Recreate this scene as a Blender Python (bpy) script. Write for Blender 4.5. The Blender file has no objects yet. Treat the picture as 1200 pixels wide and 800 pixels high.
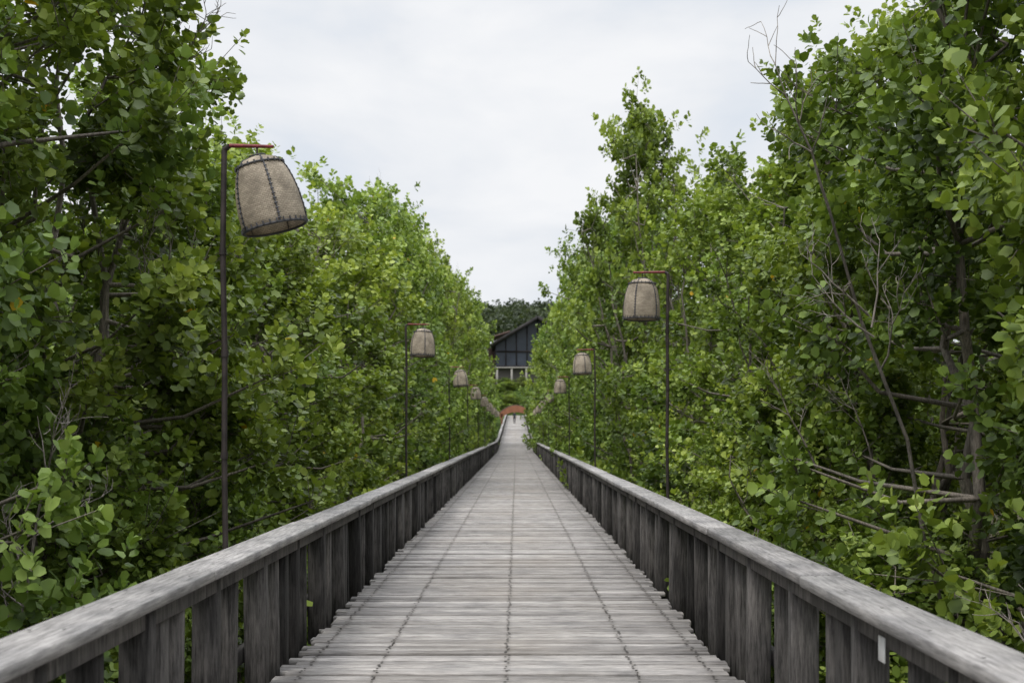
import bpy, math, random
import numpy as np
from mathutils import Vector, Matrix
random.seed(7)
scene = bpy.context.scene
scene.view_settings.view_transform = 'Standard'
scene.view_settings.look = 'None'
scene.view_settings.exposure = 0
COL = scene.collection
F = 1333.0
CX, CZ = 0.065, 1.6

# ------------------------------------------------------------------ helpers
def link(o, parent=None):
    COL.objects.link(o)
    if parent is not None:
        o.parent = parent
    return o

def empty(name, loc=(0, 0, 0)):
    e = bpy.data.objects.new(name, None)
    e.location = loc
    e.empty_display_size = 0.2
    return link(e)

def np_mesh(name, verts, loops, starts, attrs=None, smooth=False):
    me = bpy.data.meshes.new(name)
    nv = len(verts); nl = len(loops); nf = len(starts)
    me.vertices.add(nv)
    me.vertices.foreach_set("co", np.asarray(verts, dtype=np.float32).ravel())
    me.loops.add(nl)
    me.loops.foreach_set("vertex_index", np.asarray(loops, dtype=np.int32))
    me.polygons.add(nf)
    me.polygons.foreach_set("loop_start", np.asarray(starts, dtype=np.int32))
    me.update(calc_edges=True)
    if attrs:
        for k, v in attrs.items():
            a = me.attributes.new(k, 'FLOAT', 'FACE')
            a.data.foreach_set("value", np.asarray(v, dtype=np.float32))
    if smooth:
        me.polygons.foreach_set("use_smooth", np.ones(nf, dtype=bool))
    return me

BOXF = np.array([[0,3,2,1],[4,5,6,7],[0,1,5,4],[1,2,6,5],[2,3,7,6],[3,0,4,7]])
class Boxes:
    def __init__(s): s.v = []; s.r = []
    def add(s, c, size, rot=(0, 0, 0), rv=None, taper=1.0):
        hx, hy, hz = size[0]/2, size[1]/2, size[2]/2
        P = np.array([[-hx,-hy,-hz],[hx,-hy,-hz],[hx,hy,-hz],[-hx,hy,-hz],
                      [-hx*taper,-hy*taper,hz],[hx*taper,-hy*taper,hz],[hx*taper,hy*taper,hz],[-hx*taper,hy*taper,hz]])
        if rot != (0, 0, 0):
            from mathutils import Euler
            M = np.array(Euler(rot).to_matrix())
            P = P @ M.T
        s.v.append(P + np.array(c)); s.r.append(random.random() if rv is None else rv)
    def mesh(s, name):
        n = len(s.v)
        V = np.concatenate(s.v)
        Fc = (BOXF[None] + (np.arange(n)*8)[:, None, None]).reshape(-1)
        return np_mesh(name, V, Fc, np.arange(n*6)*4, {"rv": np.repeat(s.r, 6)})
    def obj(s, name, mat, parent=None, bevel=0):
        me = s.mesh(name); me.materials.append(mat)
        o = link(bpy.data.objects.new(name, me), parent)
        if bevel:
            b = o.modifiers.new("bevel", 'BEVEL'); b.width = bevel; b.segments = 1
        return o

def tubes(name, segs, sides=6, smooth=True):
    A = np.array(segs, dtype=float)   # n x 8 : p0 p1 r0 r1
    p0, p1, r0, r1 = A[:, 0:3], A[:, 3:6], A[:, 6], A[:, 7]
    d = p1-p0; L = np.linalg.norm(d, axis=1)+1e-9; d = d/L[:, None]
    ref = np.where(np.abs(d[:, 2:3]) > .9, np.array([[1., 0, 0]]), np.array([[0, 0, 1.]]))
    u = np.cross(d, ref); u /= np.linalg.norm(u, axis=1)[:, None]; w = np.cross(d, u)
    n = len(A); a = np.arange(sides)*2*math.pi/sides
    ring = u[:, None]*np.cos(a)[None, :, None]+w[:, None]*np.sin(a)[None, :, None]
    V = np.concatenate([p0[:, None]+ring*r0[:, None, None], p1[:, None]+ring*r1[:, None, None]], axis=1).reshape(-1, 3)
    i = np.arange(sides); j = (i+1) % sides
    q = np.stack([i, i+sides, j+sides, j], axis=1)
    Fc = (q[None]+(np.arange(n)*2*sides)[:, None, None]).reshape(-1)
    return np_mesh(name, V, Fc, np.arange(n*sides)*4, {"rv": np.repeat(np.random.RandomState(1).rand(n), sides)}, smooth)

def seg(p, q, r0, r1): return [*p, *q, r0, r1]

# ------------------------------------------------------------------ materials
def newmat(name):
    m = bpy.data.materials.new(name); m.use_nodes = True
    nt = m.node_tree; b = nt.nodes["Principled BSDF"]
    return m, nt, b
def N(nt, t, **k):
    n = nt.nodes.new(t)
    for a, v in k.items(): setattr(n, a, v)
    return n
def ramp(nt, stops, fac):
    r = N(nt, "ShaderNodeValToRGB"); e = r.color_ramp.elements
    while len(e) < len(stops): e.new(0.5)
    for i, (p, c) in enumerate(stops):
        e[i].position = p; e[i].color = (*c, 1)
    nt.links.new(fac, r.inputs[0]); return r.outputs[0]
def mix(nt, mode, fac, a, b):
    m = N(nt, "ShaderNodeMix", data_type='RGBA', blend_type=mode)
    for sock, v in ((m.inputs[0], fac), (m.inputs[6], a), (m.inputs[7], b)):
        if hasattr(v, 'links') or isinstance(v, bpy.types.NodeSocket): nt.links.new(v, sock)
        elif isinstance(v, tuple): sock.default_value = (*v, 1)
        else: sock.default_value = v
    return m.outputs[2]
def math_n(nt, op, a, b=None, c=None):
    m = N(nt, "ShaderNodeMath", operation=op)
    for i, v in enumerate((a, b, c)):
        if v is None: continue
        if isinstance(v, bpy.types.NodeSocket): nt.links.new(v, m.inputs[i])
        else: m.inputs[i].default_value = v
    return m.outputs[0]

JX = (-1.36, -.87, 0.0, .87, 1.36)
def wood(name, axis, dark, light, rough=.75, stain=None, varia=.55, rust=False):
    m, nt, b = newmat(name)
    tc = N(nt, "ShaderNodeTexCoord"); at = N(nt, "ShaderNodeAttribute", attribute_name="rv")
    off = N(nt, "ShaderNodeVectorMath", operation='SCALE'); off.inputs[0].default_value = (37, 53, 71)
    nt.links.new(at.outputs["Fac"], off.inputs[3])
    ad = N(nt, "ShaderNodeVectorMath", operation='ADD')
    nt.links.new(tc.outputs["Object"], ad.inputs[0]); nt.links.new(off.outputs[0], ad.inputs[1])
    mp = N(nt, "ShaderNodeMapping"); s = [42, 42, 42]; s[axis] = 3.2
    mp.inputs["Scale"].default_value = s; nt.links.new(ad.outputs[0], mp.inputs[0])
    n1 = N(nt, "ShaderNodeTexNoise"); n1.inputs["Scale"].default_value = 1.6; n1.inputs["Detail"].default_value = 6; n1.inputs["Roughness"].default_value = .72
    nt.links.new(mp.outputs[0], n1.inputs[0])
    n2 = N(nt, "ShaderNodeTexNoise"); n2.inputs["Scale"].default_value = 3.2; n2.inputs["Detail"].default_value = 5
    nt.links.new(ad.outputs[0], n2.inputs[0])
    n3 = N(nt, "ShaderNodeTexNoise"); n3.inputs["Scale"].default_value = .55; n3.inputs["Detail"].default_value = 4
    nt.links.new(tc.outputs["Object"], n3.inputs[0])
    c = ramp(nt, [(.34, dark), (.62, light)], n1.outputs[0])
    pv = math_n(nt, 'MULTIPLY_ADD', at.outputs["Fac"], varia, 1-varia*.55)
    g = N(nt, "ShaderNodeCombineColor")
    for i in range(3): nt.links.new(pv, g.inputs[i])
    c = mix(nt, 'MULTIPLY', 1.0, c, g.outputs[0])
    bl = ramp(nt, [(.3, (.55, .55, .56)), (.6, (1.08, 1.06, 1.04))], n2.outputs[0])
    c = mix(nt, 'MULTIPLY', .8, c, bl)
    sx = N(nt, "ShaderNodeSeparateXYZ"); nt.links.new(tc.outputs["Object"], sx.inputs[0])
    if stain:
        sf = ramp(nt, [(.42, (0, 0, 0)), (.7, (1, 1, 1))], n3.outputs[0])
        ax = math_n(nt, 'ABSOLUTE', sx.outputs[0])
        cen = math_n(nt, 'SUBTRACT', 1.0, math_n(nt, 'MULTIPLY', ax, .6))
        cen.node.use_clamp = True
        f = math_n(nt, 'MULTIPLY', sf, cen)
        f = math_n(nt, 'MULTIPLY_ADD', f, .5, math_n(nt, 'MULTIPLY', cen, .12))
        c = mix(nt, 'MIX', f, c, stain)
    if rust:
        acc = None
        for jx in JX:
            dd = math_n(nt, 'ABSOLUTE', math_n(nt, 'SUBTRACT', sx.outputs[0], jx))
            f = math_n(nt, 'SUBTRACT', 1.0, math_n(nt, 'MULTIPLY', dd, 26.0)); f.node.use_clamp = True
            acc = f if acc is None else math_n(nt, 'ADD', acc, f)
        f = math_n(nt, 'MULTIPLY', acc, math_n(nt, 'MULTIPLY', n2.outputs[0], .5))
        c = mix(nt, 'MIX', f, c, (.1, .085, .072))
    nt.links.new(c, b.inputs["Base Color"])
    b.inputs["Roughness"].default_value = rough
    b.inputs["Specular IOR Level"].default_value = .3
    bp = N(nt, "ShaderNodeBump"); bp.inputs["Strength"].default_value = .6; bp.inputs["Distance"].default_value = .006
    nt.links.new(n1.outputs[0], bp.inputs["Height"]); nt.links.new(bp.outputs[0], b.inputs["Normal"])
    return m

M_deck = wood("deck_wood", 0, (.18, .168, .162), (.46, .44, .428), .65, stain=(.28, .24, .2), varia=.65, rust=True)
M_rail = wood("rail_wood", 1, (.18, .173, .17), (.43, .415, .408), .7, varia=.4)
M_bal = wood("baluster_wood", 2, (.026, .0245, .024), (.13, .122, .118), .8, varia=1.2)
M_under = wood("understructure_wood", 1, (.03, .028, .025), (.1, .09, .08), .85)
M_bark = wood("bark", 2, (.085, .074, .062), (.30, .265, .225), .9)
M_dead = wood("dead_bark", 2, (.17, .15, .13), (.40, .36, .32), .9)

def simple(name, col, rough=.6, metal=0, noise=.25, scale=12, spec=.4):
    m, nt, b = newmat(name)
    tc = N(nt, "ShaderNodeTexCoord"); n = N(nt, "ShaderNodeTexNoise"); n.inputs["Scale"].default_value = scale; n.inputs["Detail"].default_value = 5
    nt.links.new(tc.outputs["Object"], n.inputs[0])
    c = ramp(nt, [(.3, tuple(x*(1-noise) for x in col)), (.7, tuple(min(1, x*(1+noise)) for x in col))], n.outputs[0])
    nt.links.new(c, b.inputs["Base Color"]); b.inputs["Roughness"].default_value = rough
    b.inputs["Metallic"].default_value = metal; b.inputs["Specular IOR Level"].default_value = spec
    return m
M_nail = simple("nail_iron", (.02, .018, .016), .8, 0, spec=.1)
M_pole = simple("lamp_pole_iron", (.035, .027, .025), .7, 0, .6, 9)
M_red = simple("rusty_red_arm", (.19, .03, .038), .6, 0, .4, 30)
M_white = simple("white_plate", (.7, .7, .7), .5, 0, .05)
M_orange = simple("orange_gate_paint", (.30, .125, .07), .7, 0, .2, 2)
M_roof = simple("dark_roof", (.045, .041, .042), .8, 0, .2, 1, .15)
M_roofb = simple("brown_roof", (.13, .085, .07), .8, 0, .2, 1)
M_glass = simple("dark_glass", (.032, .040, .055), .35, 0, .2, .5, .4)
M_wall = simple("pale_wall", (.36, .34, .31), .8, 0, .1, 1)
M_frame = simple("window_frame", (.02, .017, .017), .6, 0, .1, 1, .2)

def leafmat(name, hue=(1, 1, 1), bright=1.0):
    m, nt, b = newmat(name)
    at = N(nt, "ShaderNodeAttribute", attribute_name="lv")
    oi = N(nt, "ShaderNodeObjectInfo")
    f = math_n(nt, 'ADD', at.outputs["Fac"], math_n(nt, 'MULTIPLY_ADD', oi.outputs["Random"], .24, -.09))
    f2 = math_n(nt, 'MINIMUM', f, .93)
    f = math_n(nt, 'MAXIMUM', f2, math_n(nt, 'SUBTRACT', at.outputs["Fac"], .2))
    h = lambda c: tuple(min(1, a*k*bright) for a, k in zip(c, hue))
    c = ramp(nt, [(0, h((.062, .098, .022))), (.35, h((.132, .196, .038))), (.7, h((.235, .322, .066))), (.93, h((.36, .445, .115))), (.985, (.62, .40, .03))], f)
    r2 = math_n(nt, 'FRACT', math_n(nt, 'MULTIPLY', oi.outputs["Random"], 7.31))
    tint = ramp(nt, [(0, (.90, .98, 1.05)), (1, (1.08, 1.02, .86))], r2)
    c = mix(nt, 'MULTIPLY', 1.0, c, tint)
    nt.links.new(c, b.inputs["Base Color"]); b.inputs["Roughness"].default_value = .46
    b.inputs["Specular IOR Level"].default_value = .32
    tr = N(nt, "ShaderNodeBsdfTranslucent")
    tcx = mix(nt, 'MULTIPLY', 1.0, c, (1.5, 1.5, .6)); nt.links.new(tcx, tr.inputs[0])
    ms = N(nt, "ShaderNodeMixShader"); ms.inputs[0].default_value = .22
    nt.links.new(b.outputs[0], ms.inputs[1]); nt.links.new(tr.outputs[0], ms.inputs[2])
    nt.links.new(ms.outputs[0], nt.nodes["Material Output"].inputs[0])
    return m
M_leaf = leafmat("mangrove_leaf")
M_leaf2 = leafmat("mangrove_leaf_light", (1.05, 1.0, .95), 1.12)
M_leafd = leafmat("hazed_distant_leaf", (.62, .6, 1.5), .45)  # bluish tint paints distance haze into the forest leaf colour

# ------------------------------------------------------------------ world (bright overcast, zenith brighter than horizon)
w = bpy.data.worlds.new("World"); scene.world = w; w.use_nodes = True
nt = w.node_tree; bg = nt.nodes["Background"]; wo = nt.nodes["World Output"]
EL, AZ = math.radians(58), math.radians(215)
sky = N(nt, "ShaderNodeTexSky"); sky.sky_type = 'NISHITA'; sky.sun_disc = False
sky.sun_elevation = EL; sky.sun_rotation = AZ; sky.dust_density = 2.0
nt.links.new(sky.outputs[0], bg.inputs[0]); bg.inputs[1].default_value = .12
tc = N(nt, "ShaderNodeTexCoord")
mp = N(nt, "ShaderNodeMapping"); mp.inputs["Scale"].default_value = (1.0, 1.0, 2.4); mp.inputs["Location"].default_value = (5.1, 1.2, .6)
nt.links.new(tc.outputs["Generated"], mp.inputs[0])
n1 = N(nt, "ShaderNodeTexNoise"); n1.inputs["Scale"].default_value = 4.2; n1.inputs["Detail"].default_value = 5; n1.inputs["Roughness"].default_value = .5; n1.inputs["Distortion"].default_value = .3
nt.links.new(mp.outputs[0], n1.inputs[0])
cc = ramp(nt, [(.36, (.76, .81, .88)), (.48, (.84, .865, .905)), (.62, (.93, .94, .96))], n1.outputs[0])
sxz = N(nt, "ShaderNodeSeparateXYZ"); nt.links.new(tc.outputs["Generated"], sxz.inputs[0])
zc = math_n(nt, 'MAXIMUM', math_n(nt, 'SUBTRACT', sxz.outputs[2], .40), 0.0)
zst = math_n(nt, 'MULTIPLY_ADD', zc, 4.0, 1.0)
bg2 = N(nt, "ShaderNodeBackground"); nt.links.new(cc, bg2.inputs[0]); nt.links.new(zst, bg2.inputs[1])
mf = ramp(nt, [(.3, (.92,)*3), (.5, (.98,)*3)], n1.outputs[0])
ms = N(nt, "ShaderNodeMixShader"); nt.links.new(mf, ms.inputs[0])
nt.links.new(bg.outputs[0], ms.inputs[1]); nt.links.new(bg2.outputs[0], ms.inputs[2]); nt.links.new(ms.outputs[0], wo.inputs[0])

sl = bpy.data.lights.new("sun", 'SUN'); sl.energy = 1.5; sl.angle = math.radians(14); sl.color = (1, .96, .89)
so = link(bpy.data.objects.new("sun", sl))
sd = Vector((math.sin(AZ)*math.cos(EL), math.cos(AZ)*math.cos(EL), math.sin(EL)))
so.rotation_euler = sd.to_track_quat('Z', 'Y').to_euler(); so.location = (0, -10, 30)

# ------------------------------------------------------------------ camera
cam = bpy.data.cameras.new("camera"); co = link(bpy.data.objects.new("camera", cam))
co.location = (CX, 0, CZ); co.rotation_euler = (math.pi/2, 0, 0)
cam.sensor_width = 36; cam.lens = 36*F/1200
cam.shift_x = -5/1200; cam.shift_y = 107/1200
cam.clip_start = .05; cam.clip_end = 5000
cam.dof.use_dof = True; cam.dof.focus_distance = 9.0; cam.dof.aperture_fstop = 3.2
scene.camera = co

# ------------------------------------------------------------------ terrain
def terr(y):
    return np.interp(y, [-4000, 90, 105, 200, 236, 262, 400, 600, 4000], [-2, -2, -1.7, 3.4, 11.3, 12.0, 33, 36, 36])
def rise(y):
    if y < 90: return 0.0
    if y < 105: return .044*(y-90)**2/30
    return .044*(y-97.5)
ys = np.concatenate([[-3000, -600, -100], np.arange(-40, 440, 4), [500, 700, 1200, 3000]])
xs = np.concatenate([[-3000, -800, -250], np.arange(-100, 101, 4), [250, 800, 3000]])
X, Y = np.meshgrid(xs, ys)
rs = np.random.RandomState(3)
Z = terr(Y)+rs.normal(0, .08, X.shape)
V = np.stack([X, Y, Z], -1).reshape(-1, 3)
nx = len(xs); ny = len(ys)
q = np.array([[j*nx+i, j*nx+i+1, (j+1)*nx+i+1, (j+1)*nx+i] for j in range(ny-1) for i in range(nx-1)])
me = np_mesh("ground", V, q.reshape(-1), np.arange(len(q))*4, None, True)
m, nt, b = newmat("mud_ground")
tc = N(nt, "ShaderNodeTexCoord"); n = N(nt, "ShaderNodeTexNoise"); n.inputs["Scale"].default_value = .5; n.inputs["Detail"].default_value = 10
nt.links.new(tc.outputs["Object"], n.inputs[0])
mud = ramp(nt, [(.35, (.03, .026, .018)), (.5, (.06, .052, .034)), (.65, (.05, .06, .02))], n.outputs[0])
grs = ramp(nt, [(.35, (.02, .035, .008)), (.65, (.055, .085, .018))], n.outputs[0])
sy = N(nt, "ShaderNodeSeparateXYZ"); nt.links.new(tc.outputs["Object"], sy.inputs[0])
gf = math_n(nt, 'MULTIPLY', math_n(nt, 'SUBTRACT', sy.outputs[1], 110.0), .03); gf.node.use_clamp = True
nt.links.new(mix(nt, 'MIX', gf, mud, grs), b.inputs["Base Color"])
b.inputs["Roughness"].default_value = 1.0; b.inputs["Specular IOR Level"].default_value = .05
me.materials.append(m); link(bpy.data.objects.new("ground", me))

# ------------------------------------------------------------------ boardwalk
bw = empty("boardwalk")
HW = 1.455
pl = Boxes(); nails = []
y = -3.0
rnd = random.Random(11)
YEND = 205
while y < YEND:
    wd = rnd.uniform(.095, .145) if y < 110 else .28
    zz = rise(y)
    sl_ = 0 if y < 90 else min(.044, .044*(y-90)/15)
    xl = -HW-.05+rnd.uniform(-.06, .05); xr = HW+.05+rnd.uniform(-.05, .06)
    dz = rnd.uniform(-.006, .006)
    tilt = rnd.uniform(-.002, .002)
    spl = rnd.random() < .3 and y < 90
    parts = [(xl, xr)]
    if spl:
        sx = rnd.choice((-.87, 0.0, .87)); parts = [(xl, sx-.004), (sx+.004, xr)]
    for (a, b_) in parts:
        pl.add(((a+b_)/2, y+wd/2, zz-.02+dz+rnd.uniform(-.002, .002)), (b_-a, wd-rnd.uniform(.010, .03), .04),
               (sl_+rnd.uniform(-.03, .03), tilt, rnd.uniform(-.005, .005)), rnd.random())
    if 4 < y < 60:
        for jx in JX:
            for k in (.25, .7):
                if rnd.random() < .93:
                    nails.append((jx+rnd.uniform(-.016, .016), y+wd*k, zz+dz+.0065, rnd.uniform(.008, .0125)))
    y += wd
pl.obj("deck_planks", M_deck, bw, .005)
nv = []
ang = np.arange(8)*math.pi/4
for (a, b_, c, r) in nails:
    nv.append(np.stack([a+r*np.cos(ang), b_+r*np.sin(ang), np.full(8, c)], 1))
nv = np.concatenate(nv)
me = np_mesh("nail_heads", nv, np.arange(len(nv)), np.arange(len(nails))*8); me.materials.append(M_nail)
link(bpy.data.objects.new("nail_heads", me), bw)
un = Boxes()
for y0 in np.arange(-3, YEND-2, 3.0):
    z0 = rise(y0+1.5); s = math.atan2(rise(y0+3)-rise(y0), 3)
    for jx in JX:
        un.add((jx, y0+1.5, z0-.135), (.07, 3.0, .17), (s, 0, 0))
    un.add((0, y0+.2, rise(y0)-.31), (3.3, .12, .16))
    for px in (-1.35, 1.35):
        zb = float(terr(y0))-.4; zt = rise(y0)-.23
        if zt > zb: un.add((px, y0+.36, (zb+zt)/2), (.16, .16, zt-zb))
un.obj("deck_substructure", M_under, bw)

# railings
RX = 1.575
for side in (-1, 1):
    rl = empty("wooden_railing")
    top = Boxes(); bal = Boxes(); low = Boxes()
    r_ = random.Random(20+side)
    y0 = -3.0; k = 0
    while y0 < YEND-3:
        L = 2.9+r_.uniform(-.2, .3)
        ym = y0+L/2; s = math.atan2(rise(y0+L)-rise(y0), L)
        zc = (rise(y0)+rise(y0+L))/2
        top.add((side*(RX+r_.uniform(-.006, .006)), ym, zc+.873+r_.uniform(-.004, .004)), (.225+r_.uniform(-.008, .008), L-.012, .054),
                (s+r_.uniform(-.001, .001), r_.uniform(-.02, .02), r_.uniform(-.002, .002)), r_.random())
        low.add((side*(RX-.035), ym, zc+.80), (.05, L-.004, .085), (s, 0, 0), .55+.4*r_.random())
        low.add((side*(RX+.10), ym, zc+.20), (.045, L-.01, .1), (s, 0, 0), r_.random())
        y0 += L
    y0 = -2.8
    while y0 < YEND-3:
        p = .55 if y0 < 120 else .8
        z0 = rise(y0)
        wdt = .13+r_.uniform(-.02, .02)
        bal.add((side*(RX+.012+(.022 if k % 2 else -.012)+r_.uniform(-.01, .01)), y0+r_.uniform(-.06, .06), z0+.355), (wdt, .065, .968),
                (r_.uniform(-.014, .014), r_.uniform(-.018, .018), r_.uniform(-.22, .22)), r_.random())
        k += 1
        if k % 5 == 0:
            bal.add((side*(RX+.015), y0+p*.5, z0+.30), (.117, .12, 1.07), (0, 0, 0), r_.random())
        y0 += p
    top.obj("top_rail", M_rail, rl, .007); low.obj("side_rail", M_bal, rl, .004); bal.obj("balusters", M_bal, rl, .005)
    nl = []
    yy = 1.0
    while yy < 40:
        for dx in (-.07, .05):
            nl.append((side*RX+dx+r_.uniform(-.01, .01), yy+r_.uniform(-.02, .02), .9045+.004, .008))
        yy += .5
    vv = np.concatenate([np.stack([a+r*np.cos(ang), b_+r*np.sin(ang), np.full(8, c)], 1) for a, b_, c, r in nl])
    me = np_mesh("rail_nails", vv, np.arange(len(vv)), np.arange(len(nl))*8); me.materials.append(M_nail)
    link(bpy.data.objects.new("rail_nails", me), rl)
    if side == 1:
        tg = Boxes(); tg.add((RX-.0635, 4.5, .745), (.006, .075, .10)); tg.obj("white_tag", M_white, rl, .001)

# ------------------------------------------------------------------ street lamps
m, nt, b = newmat("woven_basket")
uv = N(nt, "ShaderNodeUVMap")
br = N(nt, "ShaderNodeTexBrick"); br.inputs["Scale"].default_value = 1; br.inputs["Brick Width"].default_value = .022; br.inputs["Row Height"].default_value = .011
br.inputs["Mortar Size"].default_value = .0014; br.inputs["Mortar Smooth"].default_value = .7
br.inputs["Color1"].default_value = (.60, .52, .42, 1); br.inputs["Color2"].default_value = (.43, .375, .30, 1); br.inputs["Mortar"].default_value = (.22, .185, .145, 1)
nt.links.new(uv.outputs[0], br.inputs[0])
nn = N(nt, "ShaderNodeTexNoise"); nn.inputs["Scale"].default_value = 7; nn.inputs["Detail"].default_value = 5
tco = N(nt, "ShaderNodeTexCoord"); nt.links.new(tco.outputs["Object"], nn.inputs[0])
c = mix(nt, 'MULTIPLY', .9, br.outputs[0], ramp(nt, [(.32, (.6, .58, .55)), (.62, (1.15, 1.12, 1.08))], nn.outputs[0]))
nt.links.new(c, b.inputs["Base Color"]); b.inputs["Roughness"].default_value = .8
bp = N(nt, "ShaderNodeBump"); bp.inputs["Strength"].default_value = .6; bp.inputs["Distance"].default_value = .003; bp.invert = True
nt.links.new(br.outputs["Fac"], bp.inputs["Height"]); nt.links.new(bp.outputs[0], b.inputs["Normal"])
trn = N(nt, "ShaderNodeBsdfTranslucent"); nt.links.new(c, trn.inputs[0])
mst = N(nt, "ShaderNodeMixShader"); mst.inputs[0].default_value = .25
nt.links.new(b.outputs[0], mst.inputs[1]); nt.links.new(trn.outputs[0], mst.inputs[2]); nt.links.new(mst.outputs[0], nt.nodes["Material Output"].inputs[0])
M_wick = m

prof = [(.190, -.225), (.200, -.19), (.201, -.12), (.194, -.03), (.180, .05), (.162, .115), (.140, .165), (.108, .2), (.06, .218), (.0015, .224)]
def basket_mesh():
    S = 48; V = []
    fine = []
    for a, b_ in zip(prof[:-1], prof[1:]):
        for t in (0, .33, .66): fine.append((a[0]*(1-t)+b_[0]*t, a[1]*(1-t)+b_[1]*t))
    fine.append(prof[-1])
    for (r, z) in fine:
        for i in range(S):
            a = i*2*math.pi/S; V.append((r*math.cos(a), r*math.sin(a), z))
    faces = []
    for k in range(len(fine)-1):
        for i in range(S):
            j = (i+1) % S; faces.append((k*S+i, k*S+j, (k+1)*S+j, (k+1)*S+i))
    me = bpy.data.meshes.new("basket"); me.from_pydata(V, [], faces)
    uvl = me.uv_layers.new(name="UVMap")
    acc = [0]
    for a, b_ in zip(fine[:-1], fine[1:]): acc.append(acc[-1]+math.hypot(a[0]-b_[0], a[1]-b_[1]))
    li = 0
    for k in range(len(fine)-1):
        for i in range(S):
            for (u, v) in ((i, k), (i+1, k), (i+1, k+1), (i, k+1)):
                uvl.data[li].uv = (u/S*1.2, acc[v]); li += 1
    for p in me.polygons: p.use_smooth = True
    me.materials.append(M_wick)
    return me
BM = basket_mesh()
fs = []
def hoop(r, z, t, n=28):
    for i in range(n):
        a = i*2*math.pi/n; c = (i+1)*2*math.pi/n
        fs.append(seg((r*math.cos(a), r*math.sin(a), z), (r*math.cos(c), r*math.sin(c), z), t, t))
hoop(.193, -.222, .008); hoop(.146, .166, .006); hoop(.05, .228, .005, 14)
NR_ = 5
for k in range(NR_):
    a = k*2*math.pi/NR_+.3
    for p, q_ in zip(prof[:-2], prof[1:-1]):
        fs.append(seg(((p[0]+.003)*math.cos(a), (p[0]+.003)*math.sin(a), p[1]), ((q_[0]+.003)*math.cos(a), (q_[0]+.003)*math.sin(a), q_[1]), .005, .005))
    for zz in np.arange(-.2, .16, .03):
        r = np.interp(zz, [p[1] for p in prof], [p[0] for p in prof])+.006
        fs.append(seg((r*math.cos(a-.055), r*math.sin(a-.055), zz), (r*math.cos(a+.055), r*math.sin(a+.055), zz), .0042, .0042))
for r, z, n in ((.203, -.210, 30), (.150, .168, 22)):
    for i in range(n):
        a = i*2*math.pi/n
        fs.append(seg((r*math.cos(a), r*math.sin(a), z-.011), (r*math.cos(a), r*math.sin(a), z+.011), .005, .005))
FM = tubes("basket_frame", fs, 6); FM.materials.append(simple("basket_frame_iron", (.085, .085, .092), .7))
lr = random.Random(5)
def lamp(side, d, tilt, htop=3.36, bo=.28):
    z0 = rise(d); X0 = side*1.73
    segs = []
    zb = float(terr(d))-.3
    pts = []
    nseg = 9
    for i in range(nseg+1):
        t = i/nseg
        pts.append((lr.uniform(-.01, .01), lr.uniform(-.01, .01), (zb-z0)*(1-t)+t*(htop-.02)))
    for p, q_ in zip(pts[:-1], pts[1:]):
        segs.append(seg(p, q_, .018, .018))
        segs.append(seg((p[0], p[1], p[2]-.02), (p[0], p[1], p[2]+.02), .023, .023))
    segs.append(seg(pts[-1], (-side*.03, 0, htop+.005), .018, .016))
    me = tubes("street_lamp", segs, 8); me.materials.append(M_pole)
    e = empty("street_lamp", (X0, d, z0))
    o = bpy.data.objects.new("pole", me); link(o, e)
    aseg = [seg((-side*.03, 0, htop+.005), (-side*(bo+.10), 0, htop), .013, .010)]
    me = tubes("arm", aseg, 8); me.materials.append(M_red); link(bpy.data.objects.new("arm", me), e)
    bx = -side*bo
    me = tubes("hanger", [seg((bx, 0, htop), (bx, 0, htop-.085), .006, .006)], 6); me.materials.append(M_pole)
    link(bpy.data.objects.new("hanger", me), e)
    piv = Vector((bx, 0, htop-.05))
    R = Matrix.Rotation(tilt, 4, 'Y') @ Matrix.Rotation(lr.uniform(-.08, .08), 4, 'X') @ Matrix.Rotation(lr.uniform(0, 6.28), 4, 'Z')
    c = piv + (Matrix.Rotation(tilt, 4, 'Y') @ Vector((0, 0, -.24)))
    for me, nm in ((BM, "basket"), (FM, "basket_frame")):
        o = link(bpy.data.objects.new(nm, me), e); o.matrix_local = Matrix.Translation(c) @ R
for i, d in enumerate([7.0, 18.5, 30.5, 42, 53.5, 65, 77, 88]):
    lamp(-1, d, -.24 if i == 0 else lr.uniform(-.08, .05), bo=.2 if i == 0 else .28)
for i, d in enumerate([12.5, 24.1, 35.8, 47.3, 59, 70.5, 82]):
    lamp(1, d, lr.uniform(-.04, .08))

# ------------------------------------------------------------------ gate
e = empty("archway_gate", (0, 140, rise(140)))
gb = Boxes()
for sx in (-1, 1):
    gb.add((sx*1.72, 0, 1.0), (.22, .2, 2.2)); gb.add((sx*1.72, 0, .1), (.32, .3, .25))
gb.obj("posts", simple("gate_post", (.2, .09, .055), .7), e, .02)
V = []; Fq = []
n = 20
for i in range(n+1):
    t = -1+2*i/n; x = t*1.95
    zl = 1.45+.85*(1-t*t); zt = 2.15+.95*(1-t*t)
    for yy in (-.1, .1):
        V += [(x, yy, zl), (x, yy, zt)]
for i in range(n):
    a = i*4; c = a+4
    Fq += [(a, c, c+1, a+1), (a+2, a+3, c+3, c+2), (a+1, c+1, c+3, a+3), (a, a+2, c+2, c)]
Fq += [(0, 1, 3, 2), (n*4, n*4+2, n*4+3, n*4+1)]
me = bpy.data.meshes.new("arch_board"); me.from_pydata(V, [], Fq); me.materials.append(M_orange); link(bpy.data.objects.new("arch_board", me), e)
tr = []
for i in range(n):
    t0 = -1+2*i/n; t1 = -1+2*(i+1)/n
    tr.append(seg((t0*2.0, -.06, 2.17+.95*(1-t0*t0)), (t1*2.0, -.06, 2.17+.95*(1-t1*t1)), .06, .06))
me = tubes("arch_trim", tr, 6); me.materials.append(M_roofb); link(bpy.data.objects.new("arch_trim", me), e)

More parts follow.
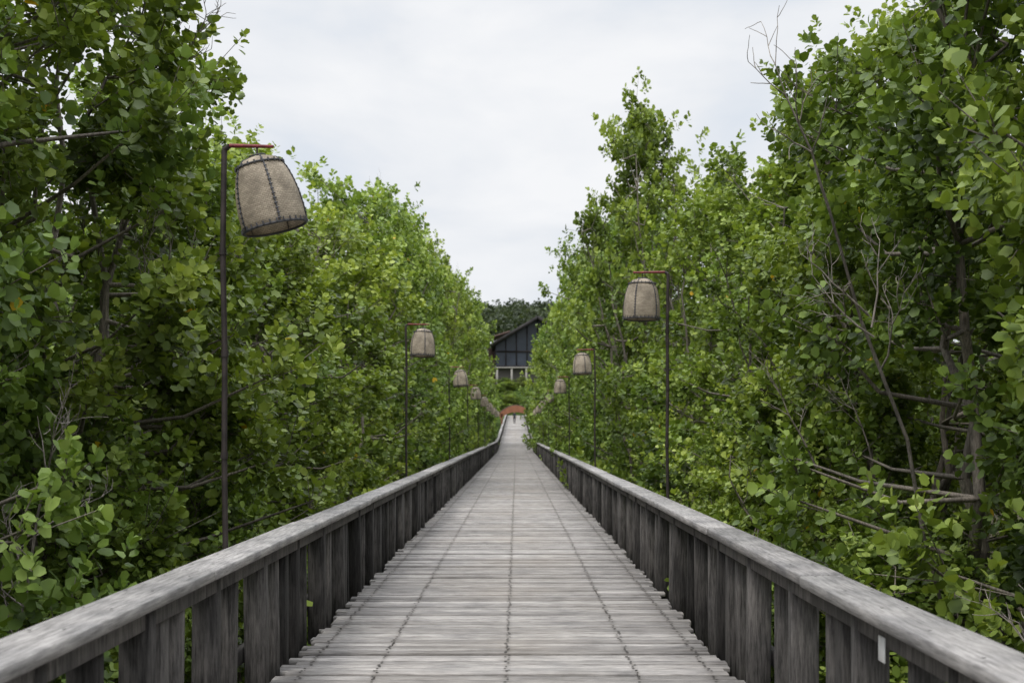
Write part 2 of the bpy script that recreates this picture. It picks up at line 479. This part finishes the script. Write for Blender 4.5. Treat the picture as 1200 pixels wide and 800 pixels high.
# ------------------------------------------------------------------ person
def person(loc, rz):
    J = {'pel': (0, 0, .95), 'wai': (0, .0, 1.1), 'che': (0, .0, 1.32), 'nec': (0, 0, 1.47), 'hb': (0, .01, 1.56), 'hd': (0, .015, 1.66),
         'ls': (-.17, 0, 1.41), 'le': (-.24, .04, 1.14), 'lw': (-.25, -.06, .9), 'lh': (-.25, -.08, .8),
         'rs': (.17, 0, 1.41), 're': (.24, -.02, 1.14), 'rw': (.25, .08, .9), 'rh': (.25, .11, .8),
         'lp': (-.1, 0, .9), 'lk': (-.11, -.14, .5), 'la': (-.1, -.12, .08), 'lt': (-.1, -.26, .03),
         'rp': (.1, 0, .9), 'rk': (.11, .06, .5), 'ra': (.1, .22, .1), 'rt': (.1, .12, .03)}
    Rr = {'pel': .14, 'wai': .125, 'che': .15, 'nec': .06, 'hb': .085, 'hd': .1, 'ls': .065, 'le': .045, 'lw': .033, 'lh': .04, 'lp': .095, 'lk': .065, 'la': .045, 'lt': .04}
    for k in list(Rr):
        if k[0] == 'l': Rr['r'+k[1:]] = Rr[k]
    E = [('pel', 'wai'), ('wai', 'che'), ('che', 'nec'), ('nec', 'hb'), ('hb', 'hd'), ('che', 'ls'), ('ls', 'le'), ('le', 'lw'), ('lw', 'lh'),
         ('che', 'rs'), ('rs', 're'), ('re', 'rw'), ('rw', 'rh'), ('pel', 'lp'), ('lp', 'lk'), ('lk', 'la'), ('la', 'lt'), ('pel', 'rp'), ('rp', 'rk'), ('rk', 'ra'), ('ra', 'rt')]
    ks = list(J); me = bpy.data.meshes.new("person"); me.from_pydata([J[k] for k in ks], [(ks.index(a), ks.index(b_)) for a, b_ in E], [])
    o = link(bpy.data.objects.new("person", me))
    o.modifiers.new("skin", 'SKIN')
    for i, k in enumerate(ks):
        v = me.skin_vertices[0].data[i]; v.radius = (Rr[k], Rr[k]*.8 if k in ('pel', 'wai', 'che') else Rr[k]); v.use_root = (k == 'pel')
    s = o.modifiers.new("sub", 'SUBSURF'); s.levels = 2; s.render_levels = 2
    dg = bpy.context.evaluated_depsgraph_get(); m2 = bpy.data.meshes.new_from_object(o.evaluated_get(dg))
    o.modifiers.clear(); o.data = m2; m2.materials.clear()
    for nm, c in (("skin", (.3, .17, .11)), ("shirt", (.03, .035, .05)), ("trousers", (.02, .02, .025)), ("hair", (.012, .01, .01)), ("shoes", (.02, .02, .02))):
        m2.materials.append(simple("person_"+nm, c, .8))
    for p in m2.polygons:
        c = p.center; z = c.z; p.use_smooth = True
        p.material_index = 4 if z < .09 else 2 if (z < .95 and abs(c.x) < .21) else 0 if z < 1.1 and abs(c.x) > .21 else 1 if z < 1.47 else 3 if (z > 1.66 or (c.y > .03 and z > 1.54)) else 0
    o.location = loc; o.rotation_euler = (0, 0, rz)
    return o
person((-.2, 165, rise(165)), 0.1)

# ------------------------------------------------------------------ building
e = empty("gabled_house", (0, 242, 0))
hx = 4.6; pk = 25.6; ez = 20.2; HWID = 9.0; wb = 15.6
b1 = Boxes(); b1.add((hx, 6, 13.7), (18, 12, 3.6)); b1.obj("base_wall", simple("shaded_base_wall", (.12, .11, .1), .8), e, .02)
xl, xr = hx-HWID, hx+HWID
V = []
for yy in (0.3, 12):
    V += [(xl, yy, wb), (xr, yy, wb), (xr, yy, ez), (hx, yy, pk), (xl, yy, ez)]
Fq = [(0, 1, 2, 3, 4), (9, 8, 7, 6, 5), (0, 4, 9, 5), (1, 6, 7, 2)]
me = bpy.data.meshes.new("glazed_gable"); me.from_pydata(V, [], Fq); me.materials.append(M_glass); link(bpy.data.objects.new("glazed_gable", me), e)
rb = Boxes()
sl_ = math.atan2(pk-ez, HWID); LL = 11.6
for s in (-1, 1):
    rb.add((hx+s*(LL/2*math.cos(sl_)), 5.4, pk+.45-LL/2*math.sin(sl_)), (LL, 14.5, .6), (0, s*sl_, 0))
rb.obj("roof", M_roof, e)
fr = Boxes()
for x in np.arange(xl, xr+.1, 2.25):
    zt = ez+(pk-ez)*(1-abs(x-hx)/HWID)
    fr.add((x, .2, (wb+zt)/2), (.24, .14, zt-wb))
fr.add((hx, .18, 18.9), (17.6, .12, .35)); fr.add((hx, .18, wb+.05), (18.6, .3, .45))
fr.obj("window_frames", M_frame, e)
cl = Boxes()
for x in np.arange(-4, 12, 3.1): cl.add((x, -1.2, 13.6), (.4, .4, 3.8))
cl.add((hx, -.6, 15.4), (18.5, 1.9, .22)); cl.obj("terrace_columns", M_wall, e, .02)
rb = Boxes(); rb.add((-7, 14, 22.2), (12, 9, .3), (.0, -.32, 0)); rb.add((-7, 15, 16.0), (8, 6, 9.0)); rb.obj("side_wing_roof", M_roofb, e)

# ------------------------------------------------------------------ trees
LP = np.array([[0, 0, 0], [.28, .34, .07], [.76, .40, .06], [1, 0, -.04], [.76, -.40, .06], [.28, -.34, .07]])
def leaves(rng, pos, axis, nleaf, leaf, cv, a0=25, a1=85):
    n = len(pos)
    k = np.arange(nleaf)
    a = axis/np.linalg.norm(axis, axis=1)[:, None]
    ref = np.where(np.abs(a[:, 2:3]) > .9, np.array([[1., 0, 0]]), np.array([[0, 0, 1.]]))
    u = np.cross(a, ref); u /= np.linalg.norm(u, axis=1)[:, None]; v = np.cross(a, u)
    ph = k[None]*2.39996+rng.uniform(0, 6.28, (n, 1))+rng.normal(0, .3, (n, nleaf))
    al = np.radians(a0+(a1-a0)*k[None]/max(1, nleaf-1)+rng.normal(0, 14, (n, nleaf)))
    d = a[:, None]*np.cos(al)[..., None]+(u[:, None]*np.cos(ph)[..., None]+v[:, None]*np.sin(ph)[..., None])*np.sin(al)[..., None]
    d[..., 2] -= rng.uniform(-.1, .25, (n, nleaf)); d /= np.linalg.norm(d, axis=2)[..., None]
    nr = a[:, None]-d*np.sum(a[:, None]*d, axis=2)[..., None]
    nr += rng.normal(0, .38, nr.shape); nr -= d*np.sum(nr*d, axis=2)[..., None]
    nr /= np.linalg.norm(nr, axis=2)[..., None]+1e-9
    s = np.cross(nr, d)
    L = leaf*rng.uniform(.6, 1.2, (n, nleaf))
    base = pos[:, None]-a[:, None]*(k[None, :, None]*leaf*.2)+d*leaf*.2
    W = rng.uniform(.9, 1.28, (n, nleaf))
    V = base[:, :, None]+L[..., None, None]*(d[:, :, None]*LP[None, None, :, 0:1]+s[:, :, None]*LP[None, None, :, 1:2]*W[..., None, None]+nr[:, :, None]*LP[None, None, :, 2:3])
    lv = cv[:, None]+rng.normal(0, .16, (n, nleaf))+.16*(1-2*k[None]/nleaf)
    lv = np.clip(lv, 0, .84); lv[rng.random(lv.shape) < .0008] = 1.3
    return V.reshape(-1, 3), lv.ravel()
def leaf_mesh(name, V, lv, mat):
    n = len(lv)
    q = np.array([0, 3, 2, 1, 0, 5, 4, 3])
    Fc = (q[None]+(np.arange(n)*6)[:, None]).reshape(-1)
    me = np_mesh(name, V, Fc, np.arange(n*2)*4, {"lv": np.repeat(lv, 2)})
    me.materials.append(mat); return me

def dead_branch(rng, p, d, L, r, segs, depth=0):
    n = 5; p = np.array(p, float); d = np.array(d, float)
    for i in range(n):
        d = d+rng.normal(0, .13, 3); d[2] += .04; d /= np.linalg.norm(d)
        q = p+d*L/n; r1 = r*(1-.8*(i+1)/n)+.0015 if depth else r*(1-.6*(i+1)/n)
        segs.append(seg(p, q, r*(1-.8*i/n)+.0015 if depth else r*(1-.6*i/n), r1))
        if depth < 3 and i > 0:
            for _ in range(2 if depth < 2 else 1):
                if rng.random() < .75:
                    e_ = rng.normal(0, 1, 3); e_ -= d*np.dot(e_, d); e_ /= np.linalg.norm(e_)
                    dd = d*.75+e_*.65; dead_branch(rng, q, dd/np.linalg.norm(dd), L*rng.uniform(.3, .5), r1*.6, segs, depth+1)
        p = q

FULL = [.65, .88, 1, .96, .86, .62, .16]
TALL = [.62, .84, 1, .90, .72, .46, .12]
def make_tree(name, seed, H, R, ncl, nros, nleaf, leaf, mat, tb=.06, ndead=3, spiky=.12, csz=(.22, .55), tw=10, pf=TALL, rb=.026):
    rng = np.random.default_rng(seed)
    ph = rng.uniform(0, 6.28, 6)
    lean = rng.normal(0, .22, 2)
    u = rng.random(ncl); t = tb+(1-tb)*u**.92
    th = rng.uniform(0, 6.28, ncl)
    pr = np.interp(t, [0, .1, .35, .6, .78, .9, 1], pf)
    lump = 1+.18*np.sin(2*th+ph[0]+3*t)+.18*np.sin(3*th+ph[1]-9*t)+.16*np.sin(ph[2]+17*t+th)+.12*np.sin(5*th+ph[3]+14*t)
    lump = np.minimum(lump, 1.4)
    rad = R*pr*lump*(rng.random(ncl)**.28)
    out = rng.random(ncl) < spiky
    rad = np.where(out, R*pr*lump*rng.uniform(1.0, 1.15, ncl), rad)
    C = np.stack([rad*np.cos(th)+lean[0]*t*2, rad*np.sin(th)+lean[1]*t*2, H*t+rng.normal(0, .15, ncl)+np.where(t > .85, rng.uniform(-.5, .4, ncl), 0)], 1)
    D = np.stack([np.cos(th)*.7, np.sin(th)*.7, rng.uniform(.3, 1.4, ncl)], 1); D /= np.linalg.norm(D, axis=1)[:, None]
    S = rng.uniform(csz[0], csz[1], ncl)
    P = []; A = []; CV = []; CI = []
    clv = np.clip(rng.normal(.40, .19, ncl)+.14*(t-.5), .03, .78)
    for i in range(ncl):
        m_ = max(4, int(nros*(S[i]/np.mean(S))**2*rng.uniform(.6, 1.25)))
        o = rng.normal(0, 1, (m_, 3))*np.array([.42, .42, .34])*S[i]
        o += D[i]*rng.normal(0, .55, (m_, 1))*S[i]
        P.append(C[i]+o)
        A.append(D[i]*.7+rng.normal(0, .4, (m_, 3))+o/S[i]*.6+np.array([0, 0, .45]))
        CV.append(clv[i]+rng.normal(0, .08, m_)); CI.append(np.full(m_, i))
    P = np.concatenate(P); A = np.concatenate(A); CV = np.concatenate(CV); CI = np.concatenate(CI)
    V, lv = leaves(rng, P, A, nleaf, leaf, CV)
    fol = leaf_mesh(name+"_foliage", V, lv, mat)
    segs = []; nodes = []
    ns = 6
    for s in range(ns):
        a = s*2*math.pi/ns+rng.uniform(-.5, .5); p = np.array([.22*math.cos(a), .22*math.sin(a), -.3])
        rr = R*rng.uniform(.35, .8); top = np.array([rr*math.cos(a)+lean[0]*2, rr*math.sin(a)+lean[1]*2, H*rng.uniform(.72, .9)])
        nn_ = 12; prev = p; r0 = H*.008
        for k in range(1, nn_+1):
            f = k/nn_; q = p*(1-f)+top*f; q[:2] *= (.8+.2*f); q = q+rng.normal(0, .09, 3)*(k < nn_)
            ra = r0*(1-.8*(k-1)/nn_); rb_ = r0*(1-.8*k/nn_)
            segs.append(seg(prev, q, ra, rb_)); nodes.append((q, rb_)); prev = q
        for _ in range(3):
            b_ = a+rng.normal(0, 1); h = rng.uniform(.3, 1.0); p1 = np.array([.15*math.cos(a), .15*math.sin(a), h])
            p2 = p1+np.array([math.cos(b_)*.4, math.sin(b_)*.4, -.05]); p3 = p2+np.array([math.cos(b_)*.3, math.sin(b_)*.3, -h-.4])
            segs += [seg(p1, p2, .03, .026), seg(p2, p3, .026, .02)]
    NP = np.array([n_[0] for n_ in nodes]); NR = np.array([n_[1] for n_ in nodes])
    for i in range(ncl):
        dv = C[i]-NP; dist = np.linalg.norm(dv, axis=1)+np.where(dv[:, 2] < .2, 2.5, 0)
        j = int(np.argmin(dist)); a = NP[j]; mid = a*.5+C[i]*.5+np.array([0, 0, -.12])+rng.normal(0, .1, 3)
        r0 = min(NR[j]*.75, rb)
        segs += [seg(a, mid, r0, r0*.7), seg(mid, C[i], r0*.7, .007)]
        idx = np.nonzero(CI == i)[0][:tw]
        for k in idx: segs.append(seg(C[i]-D[i]*.1, P[k], .0055, .003))
    for _ in range(ndead):
        i = rng.integers(ncl)
        q = C[i]*np.array([.85, .85, .96]); dead_branch(rng, q, D[i]+np.array([0, 0, .4]), rng.uniform(.6, 1.2), .011, segs, 1)
    wd = tubes(name+"_wood", segs, 4); wd.materials.append(M_bark)
    return wd, fol

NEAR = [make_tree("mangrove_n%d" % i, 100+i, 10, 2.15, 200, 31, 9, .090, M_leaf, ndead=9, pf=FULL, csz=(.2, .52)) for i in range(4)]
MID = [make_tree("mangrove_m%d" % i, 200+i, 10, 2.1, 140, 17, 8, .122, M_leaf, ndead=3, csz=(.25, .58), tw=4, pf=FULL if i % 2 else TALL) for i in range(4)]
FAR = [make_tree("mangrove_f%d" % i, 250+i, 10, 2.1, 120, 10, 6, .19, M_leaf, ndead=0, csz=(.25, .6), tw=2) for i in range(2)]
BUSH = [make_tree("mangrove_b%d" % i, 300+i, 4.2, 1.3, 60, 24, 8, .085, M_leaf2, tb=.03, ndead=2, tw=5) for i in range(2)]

tr_ = random.Random(77)
def put(kind, x, y, htop, rs=1.0, nm="mangrove_tree", own=True):
    zb = float(terr(y))
    H0 = 4.2 if kind is BUSH else 10
    wd, fol = kind[tr_.randrange(len(kind))]
    if own: wd = wd.copy(); fol = fol.copy()
    sz = (htop-zb)/H0
    o = bpy.data.objects.new(nm, wd); link(o)
    o.location = (x, y, zb); o.rotation_euler = (0, 0, tr_.uniform(0, 6.28)); o.scale = (rs, rs, sz)
    f = bpy.data.objects.new("foliage", fol); link(f, o)
    return o
L1 = [(-5.2, 2.6, 7.0, 1), (-4.9, 7.2, 8.8, 1), (-4.25, 10.6, 7.7, 1.0), (-5.0, 13.8, 5.6, .9), (-4.8, 17.4, 5.5, .95), (-4.7, 21.0, 6.7, .95), (-4.4, 24.8, 6.4, .95),
      (-4.6, 28.6, 7.8, 1), (-4.3, 33, 8.6, .95), (-4.6, 37.4, 7.7, 1), (-4.3, 42, 9.6, 1), (-4.5, 47, 10.3, 1), (-4.3, 52, 9.2, 1), (-4.3, 57, 10.9, 1)]
R1 = [(5.4, 1.6, 7.6, 1), (5.1, 6.8, 8.8, 1.0), (4.7, 10.6, 8.8, 1.05), (5.1, 14.6, 6.9, .95), (5.2, 18.4, 6.3, .95), (5.0, 22.6, 6.8, 1), (4.7, 27.8, 7.7, .95),
      (4.1, 32.6, 10.6, .95), (4.4, 37.2, 9.0, .95), (4.4, 41.5, 9.9, 1), (4.2, 46.5, 10.6, 1), (4.4, 51.5, 10.0, 1), (4.1, 57, 10.8, 1)]
for Lst in (L1, R1):
    for (x, y_, h, r) in Lst:
        put(NEAR if y_ < 20 else MID, x, y_, h, r)
for side in (-1, 1):
    d = 62.0
    while d < 112:
        xx = 4.4 if (side < 0 or d < 74) else 3.85
        put(MID if d < 75 else FAR, side*(xx+tr_.uniform(-.2, .25)), d, tr_.uniform(10.2, 12.0), tr_.uniform(.95, 1.1)); d += 4.8
    d = 5
    while d < 50:
        hf = np.interp(d, [0, 9, 11, 14, 24, 35, 60], [7.5, 8.4, 8.4, 5.2, 6.3, 8.0, 10.0])
        put(MID if d < 25 else FAR, side*(8.6 if d < 12 else 9+tr_.uniform(-.6, .6)), d, float(hf)+(.8 if side > 0 and d > 12 else 0), tr_.uniform(1.15, 1.35)); d += 6
    d = 10.5
    while d < 55:
        put(BUSH, side*(3.7+tr_.uniform(0, .35)), d, tr_.uniform(.5, 2.2)+min(d*.012, .6), tr_.uniform(.85, 1.0), "mangrove_bush"); d += 3.8
    d = 116
    while d < 200:
        put(FAR, side*(5.2+tr_.uniform(0, 1.2)), d, float(terr(d))+tr_.uniform(8, 10), 1.2)
        d += 6.5
for i in range(50):
    yy = tr_.uniform(206, 236); put(FAR, tr_.uniform(-8, 9), yy, float(terr(yy))+tr_.uniform(1.0, 1.9), .8, "shrub", False)

def dead_tree(base, top, L, r, seed):
    rng = np.random.default_rng(seed); s = []
    b_ = np.array(base, float); t = np.array(top, float); n = 6; prev = b_
    for k in range(1, n+1):
        q = b_+(t-b_)*k/n+rng.normal(0, .05, 3); s.append(seg(prev, q, r*(1-.5*(k-1)/n), r*(1-.5*k/n))); prev = q
    dd = t-b_; dd /= np.linalg.norm(dd)
    dead_branch(rng, prev, dd, L, r*.5, s, 1)
    for k in range(4):
        q = b_+(t-b_)*rng.uniform(.65, .98); e_ = rng.normal(0, 1, 3); e_[2] = abs(e_[2]); dead_branch(rng, q, (dd+e_*.5)/np.linalg.norm(dd+e_*.5), L*.6, r*.35, s, 1)
    me = tubes("dead_tree", s, 6); me.materials.append(M_dead); link(bpy.data.objects.new("dead_tree", me))
dead_tree((4.6, 10.8, -2), (2.6, 8.9, 3.4), 1.2, .024, 5)
dead_tree((4.4, 6.9, -2), (3.2, 6.4, -.2), .8, .018, 12)
dead_tree((-4.2, 8.8, -2), (-3.3, 8.0, 1.0), .9, .018, 33)

# distant forest
rng = np.random.default_rng(42)
P = []; CV = []; A = []
for i in range(280):
    yy = rng.uniform(275, 390); xx = rng.uniform(-90, 90); h = rng.uniform(10, 15); r = rng.uniform(3.5, 6)
    v = rng.normal(0, 1, (150, 3)); v /= np.linalg.norm(v, axis=1)[:, None]; v[:, 2] = np.abs(v[:, 2])*1.1-.1
    v *= (1+.25*np.sin(v[:, 0:1]*5+i)*np.sin(v[:, 1:2]*4+i*2))
    P.append(np.array([xx, yy, terr(yy)+h-r*.7])+v*r*rng.uniform(.75, 1.0, (150, 1))); A.append(v+rng.normal(0, .3, v.shape)); CV.append(np.full(150, np.clip(rng.normal(.35, .12), .1, .7)))
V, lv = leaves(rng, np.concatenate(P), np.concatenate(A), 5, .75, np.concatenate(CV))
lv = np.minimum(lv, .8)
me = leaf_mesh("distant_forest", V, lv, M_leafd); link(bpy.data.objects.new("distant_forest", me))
